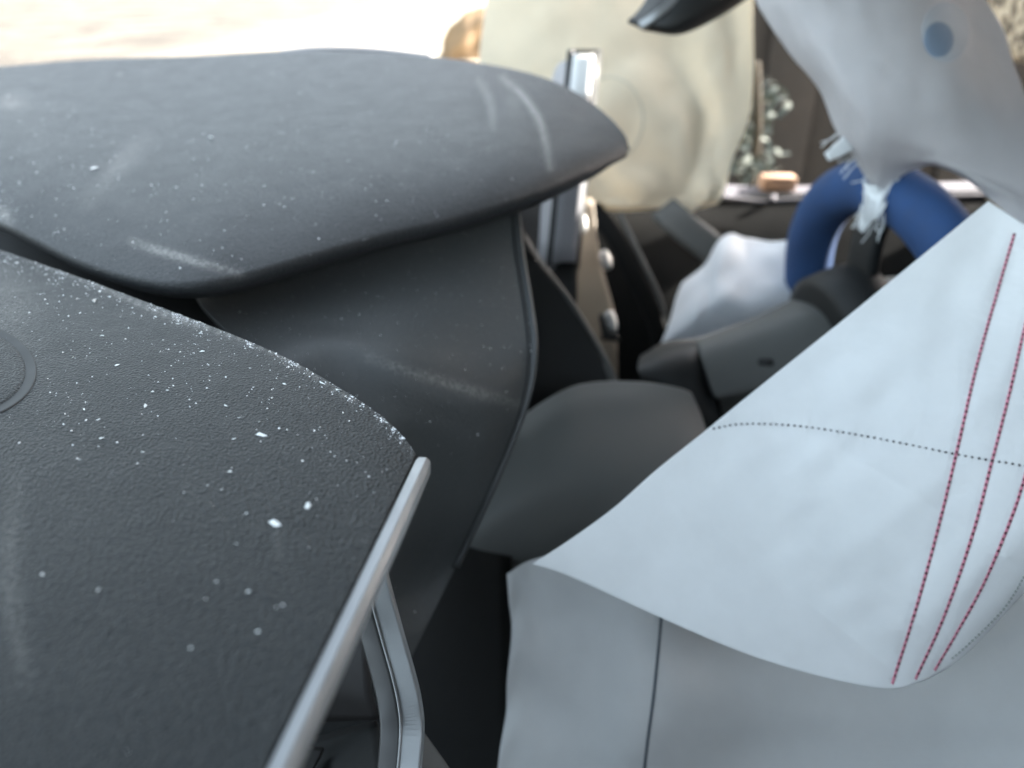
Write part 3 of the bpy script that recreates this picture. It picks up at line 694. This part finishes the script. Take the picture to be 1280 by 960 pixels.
sweep('post', np.array([P(1318, 60, 1.28), P(1322, 160, 1.28)]), circ(.008, 10), M['bolt'], seat, up=(0, 1, 0))
sheet('backrest', grid([[(1290, 150, 1.22), (1360, 150, 1.25), (1430, 150, 1.3)], [(1290, 400, 1.15), (1360, 400, 1.2), (1430, 400, 1.25)]], 20, 20), M['seat'], seat, .08)

# ------------------------------------------------------------------ broken glass
def shard_mesh(i):
    bm = bmesh.new()
    for _ in range(8):
        a_ = random.uniform(0, 6.28); r_ = random.uniform(.28, .62)
        bm.verts.new((r_*math.cos(a_)*1.1, r_*math.sin(a_)*.8, random.uniform(0, .55)))
    h_ = bmesh.ops.convex_hull(bm, input=bm.verts); bmesh.ops.delete(bm, geom=[g for g in h_['geom_interior'] if isinstance(g, bmesh.types.BMVert)], context='VERTS')
    lo = min(v.co.z for v in bm.verts)
    for v in bm.verts: v.co.z -= lo
    me = bpy.data.meshes.new('glass_shard'); bm.to_mesh(me); bm.free(); me.materials.append(M['glass']); return me
shm = [shard_mesh(i) for i in range(8)]
def shard(bvh, u, v, size, label, group, ang=None):
    h = hit(bvh, u, v)
    if not h: return
    l, n = h; o = bpy.data.objects.new('glass_shard', random.choice(shm)); scene.collection.objects.link(o)
    o.rotation_mode = 'QUATERNION'
    qq = Vector(n).to_track_quat('Z', 'Y') @ Matrix.Rotation(random.uniform(0, 6.28) if ang is None else ang, 4, 'Z').to_quaternion()
    o.rotation_quaternion = qq; o.location = l - n*size*.05; size *= .74; o.scale = (size*1.15, size*random.uniform(.35, .8), size*.7)
    tag(o, label, 'glass shard', group)
shard(pad_bvh, 346, 655, .0090, 'largest chunky clear shard on the pad, near the silver trim', None)
shard(pad_bvh, 329, 544, .0090, 'flat bright shard alone in the middle of the passenger pad', None, .4)
shard(pad_bvh, 385, 633, .0070, 'slim rectangular clear shard beside the largest chunky shard', None)
shard(pad_bvh, 118, 376, .0100, 'broad frosted shard close to the ragged pad edge', None)
shard(hood_bvh, 266, 172, .0100, 'bright white shard alone mid hood top', None, .3)
shard(hood_bvh, 117, 211, .0095, 'pale flat shard on the hood above the long scuff', None)
G1, L1 = 'small shards on the passenger pad', 'tiny clear glass shard scattered on the grained passenger pad'
G2, L2 = 'small shards on the dashboard hood', 'tiny clear glass shard scattered on the dashboard hood'
G3, L3 = 'small shards along the pad edge', 'tiny clear glass shard perched along the ragged pad edge'
for (u, v, s) in [(146, 457, .004), (100, 392, .0032), (127, 420, .003), (182, 508, .004), (192, 490, .003), (210, 488, .0028), (283, 507, .003), (252, 440, .004), (225, 440, .003), (160, 410, .0028), (105, 512, .003), (122, 525, .0026), (90, 447, .0026), (180, 565, .003), (340, 497, .003), (355, 480, .003), (300, 522, .0026), (292, 549, .003), (128, 548, .003), (289, 590, .0035), (310, 740, .0026), (322, 790, .0026), (271, 727, .002), (240, 810, .0026), (123, 738, .0028), (52, 718, .003), (295, 680, .002), (307, 642, .0022), (260, 607, .0025), (278, 612, .0022), (345, 760, .002), (262, 470, .0026), (200, 440, .0026), (205, 425, .0024), (312, 460, .0028), (358, 537, .0024), (100, 575, .0022), (45, 445, .0024), (325, 527, .002), (60, 380, .0028)]:
    shard(pad_bvh, u, v, s*(1.05 if v < 600 else .8), L1, G1)
for (u, v, s) in [(150, 93, .006), (10, 120, .006), (92, 139, .005), (45, 216, .004), (54, 240, .004), (70, 249, .004), (24, 228, .004), (222, 234, .0035), (310, 270, .005), (308, 184, .004), (340, 93, .004), (376, 212, .004), (314, 222, .0035), (168, 172, .004), (225, 148, .004), (330, 233, .004), (318, 180, .003), (395, 280, .0035), (470, 252, .0035), (535, 163, .0045), (560, 170, .004), (495, 178, .004), (508, 213, .003), (612, 186, .004), (427, 180, .0035), (440, 225, .003), (70, 270, .0035), (126, 306, .0035), (225, 335, .0045), (278, 310, .0035), (250, 300, .003), (290, 320, .003), (380, 180, .0035), (463, 232, .003), (280, 288, .003), (555, 218, .003), (640, 224, .003), (240, 175, .003), (125, 235, .003)]:
    shard(hood_bvh, u, v, s*.8, L2, G2)
for (u, v, s) in [(404, 474, .006), (424, 483, .005), (432, 490, .0035), (338, 434, .005), (345, 438, .004), (318, 420, .0035), (470, 515, .0035), (482, 523, .003), (250, 412, .0035), (222, 400, .0035), (195, 391, .004), (110, 355, .005), (125, 360, .005), (136, 366, .004), (92, 350, .0045), (75, 343, .004), (40, 330, .005), (22, 324, .005), (58, 338, .0045), (8, 322, .005), (150, 372, .0035), (165, 380, .003), (365, 452, .0035), (380, 462, .003), (450, 503, .003)]:
    shard(pad_bvh, u, v+5, s*.9, L3, G3)
def dust(name, w, n, lo, hi, mat, label, wt=None, ragged=None):
    nt, ns = w.shape[:2]; nr = normals(w); U, V = to_px(w)
    ok = (U > -30) & (U < 1300) & (V > -30) & (V < 990)
    pr = ok.astype(float)
    if wt is not None: pr = pr*wt(U, V)
    dx = np.linalg.norm(np.gradient(w, axis=1), axis=-1)*np.linalg.norm(np.gradient(w, axis=0), axis=-1); pr = pr*dx
    pr /= pr.sum(); idx = rng.choice(nt*ns, n, p=pr.ravel())
    if ragged is not None: idx = np.concatenate([idx, ragged])
    I, J = np.unravel_index(idx, (nt, ns)); Vv = []; Fc = []
    for i, j in zip(I, J):
        i2, j2 = min(i+1, nt-1), min(j+1, ns-1); a, b = rng.random(2)
        p = w[i, j]+a*(w[i2, j]-w[i, j])+b*(w[i, j2]-w[i, j]); nn = nr[i, j]
        t = np.cross(nn, rng.normal(size=3)); t /= np.linalg.norm(t); s_ = np.cross(nn, t)
        z = lo*(hi/lo)**(rng.random()**3); asp = rng.uniform(.35, 1)
        k = len(Vv); Vv += [p+t*z-nn*z*.1, p-t*z*.6+s_*z*asp-nn*z*.1, p-t*z*.5-s_*z*asp*.8-nn*z*.1, p+nn*z*rng.uniform(.4, 1)+t*z*rng.uniform(-.3, .3)]
        Fc += [(k, k+1, k+3), (k+1, k+2, k+3), (k+2, k, k+3), (k, k+2, k+1)]
    o = mesh(name, np.array(Vv), Fc, mat, None, False); return tag(o, label, 'glass dust', None, 'stuff')
clump = lambda sd: (lambda U, V: np.clip(.25+.55*np.abs(smooth_noise(np.clip(U/1300, 0, .99), np.clip(V/1000, 0, .99), 16, sd)), .1, 2))
cl = clump(61)
ecl = np.clip(rng.normal(0, 1, 60), 0, None).repeat(4); ecl += .12; ecl[215:] *= .3; ecl /= ecl.sum()
edge_idx = np.minimum(rng.exponential(2.2, 1700).astype(int), 14)*240 + rng.choice(240, 1700, p=ecl)
dust('glass_dust', pad_w, 1500, .00013, .0009, M['glassdust'], 'fine white glass dust on the passenger pad and its ragged edge', lambda U, V: cl(U, V)*np.clip(1.25-(V-330)/300, .03, 1.3), edge_idx)
cl2 = clump(67)
dust('glass_dust', hood_w, 1500, .00017, .0010, M['glassdust'], 'fine white glass dust across the hood top', lambda U, V: cl2(U, V)*np.clip((V-60)/150, .1, 1.3)*np.clip((700-U)/300, .05, 1))
dust('glass_dust', pan_w, 700, .0002, .0009, M['glassdust'], 'fine white glass dust below the hood on the side panel', lambda U, V: np.clip((620-V)/200, .06, 1))
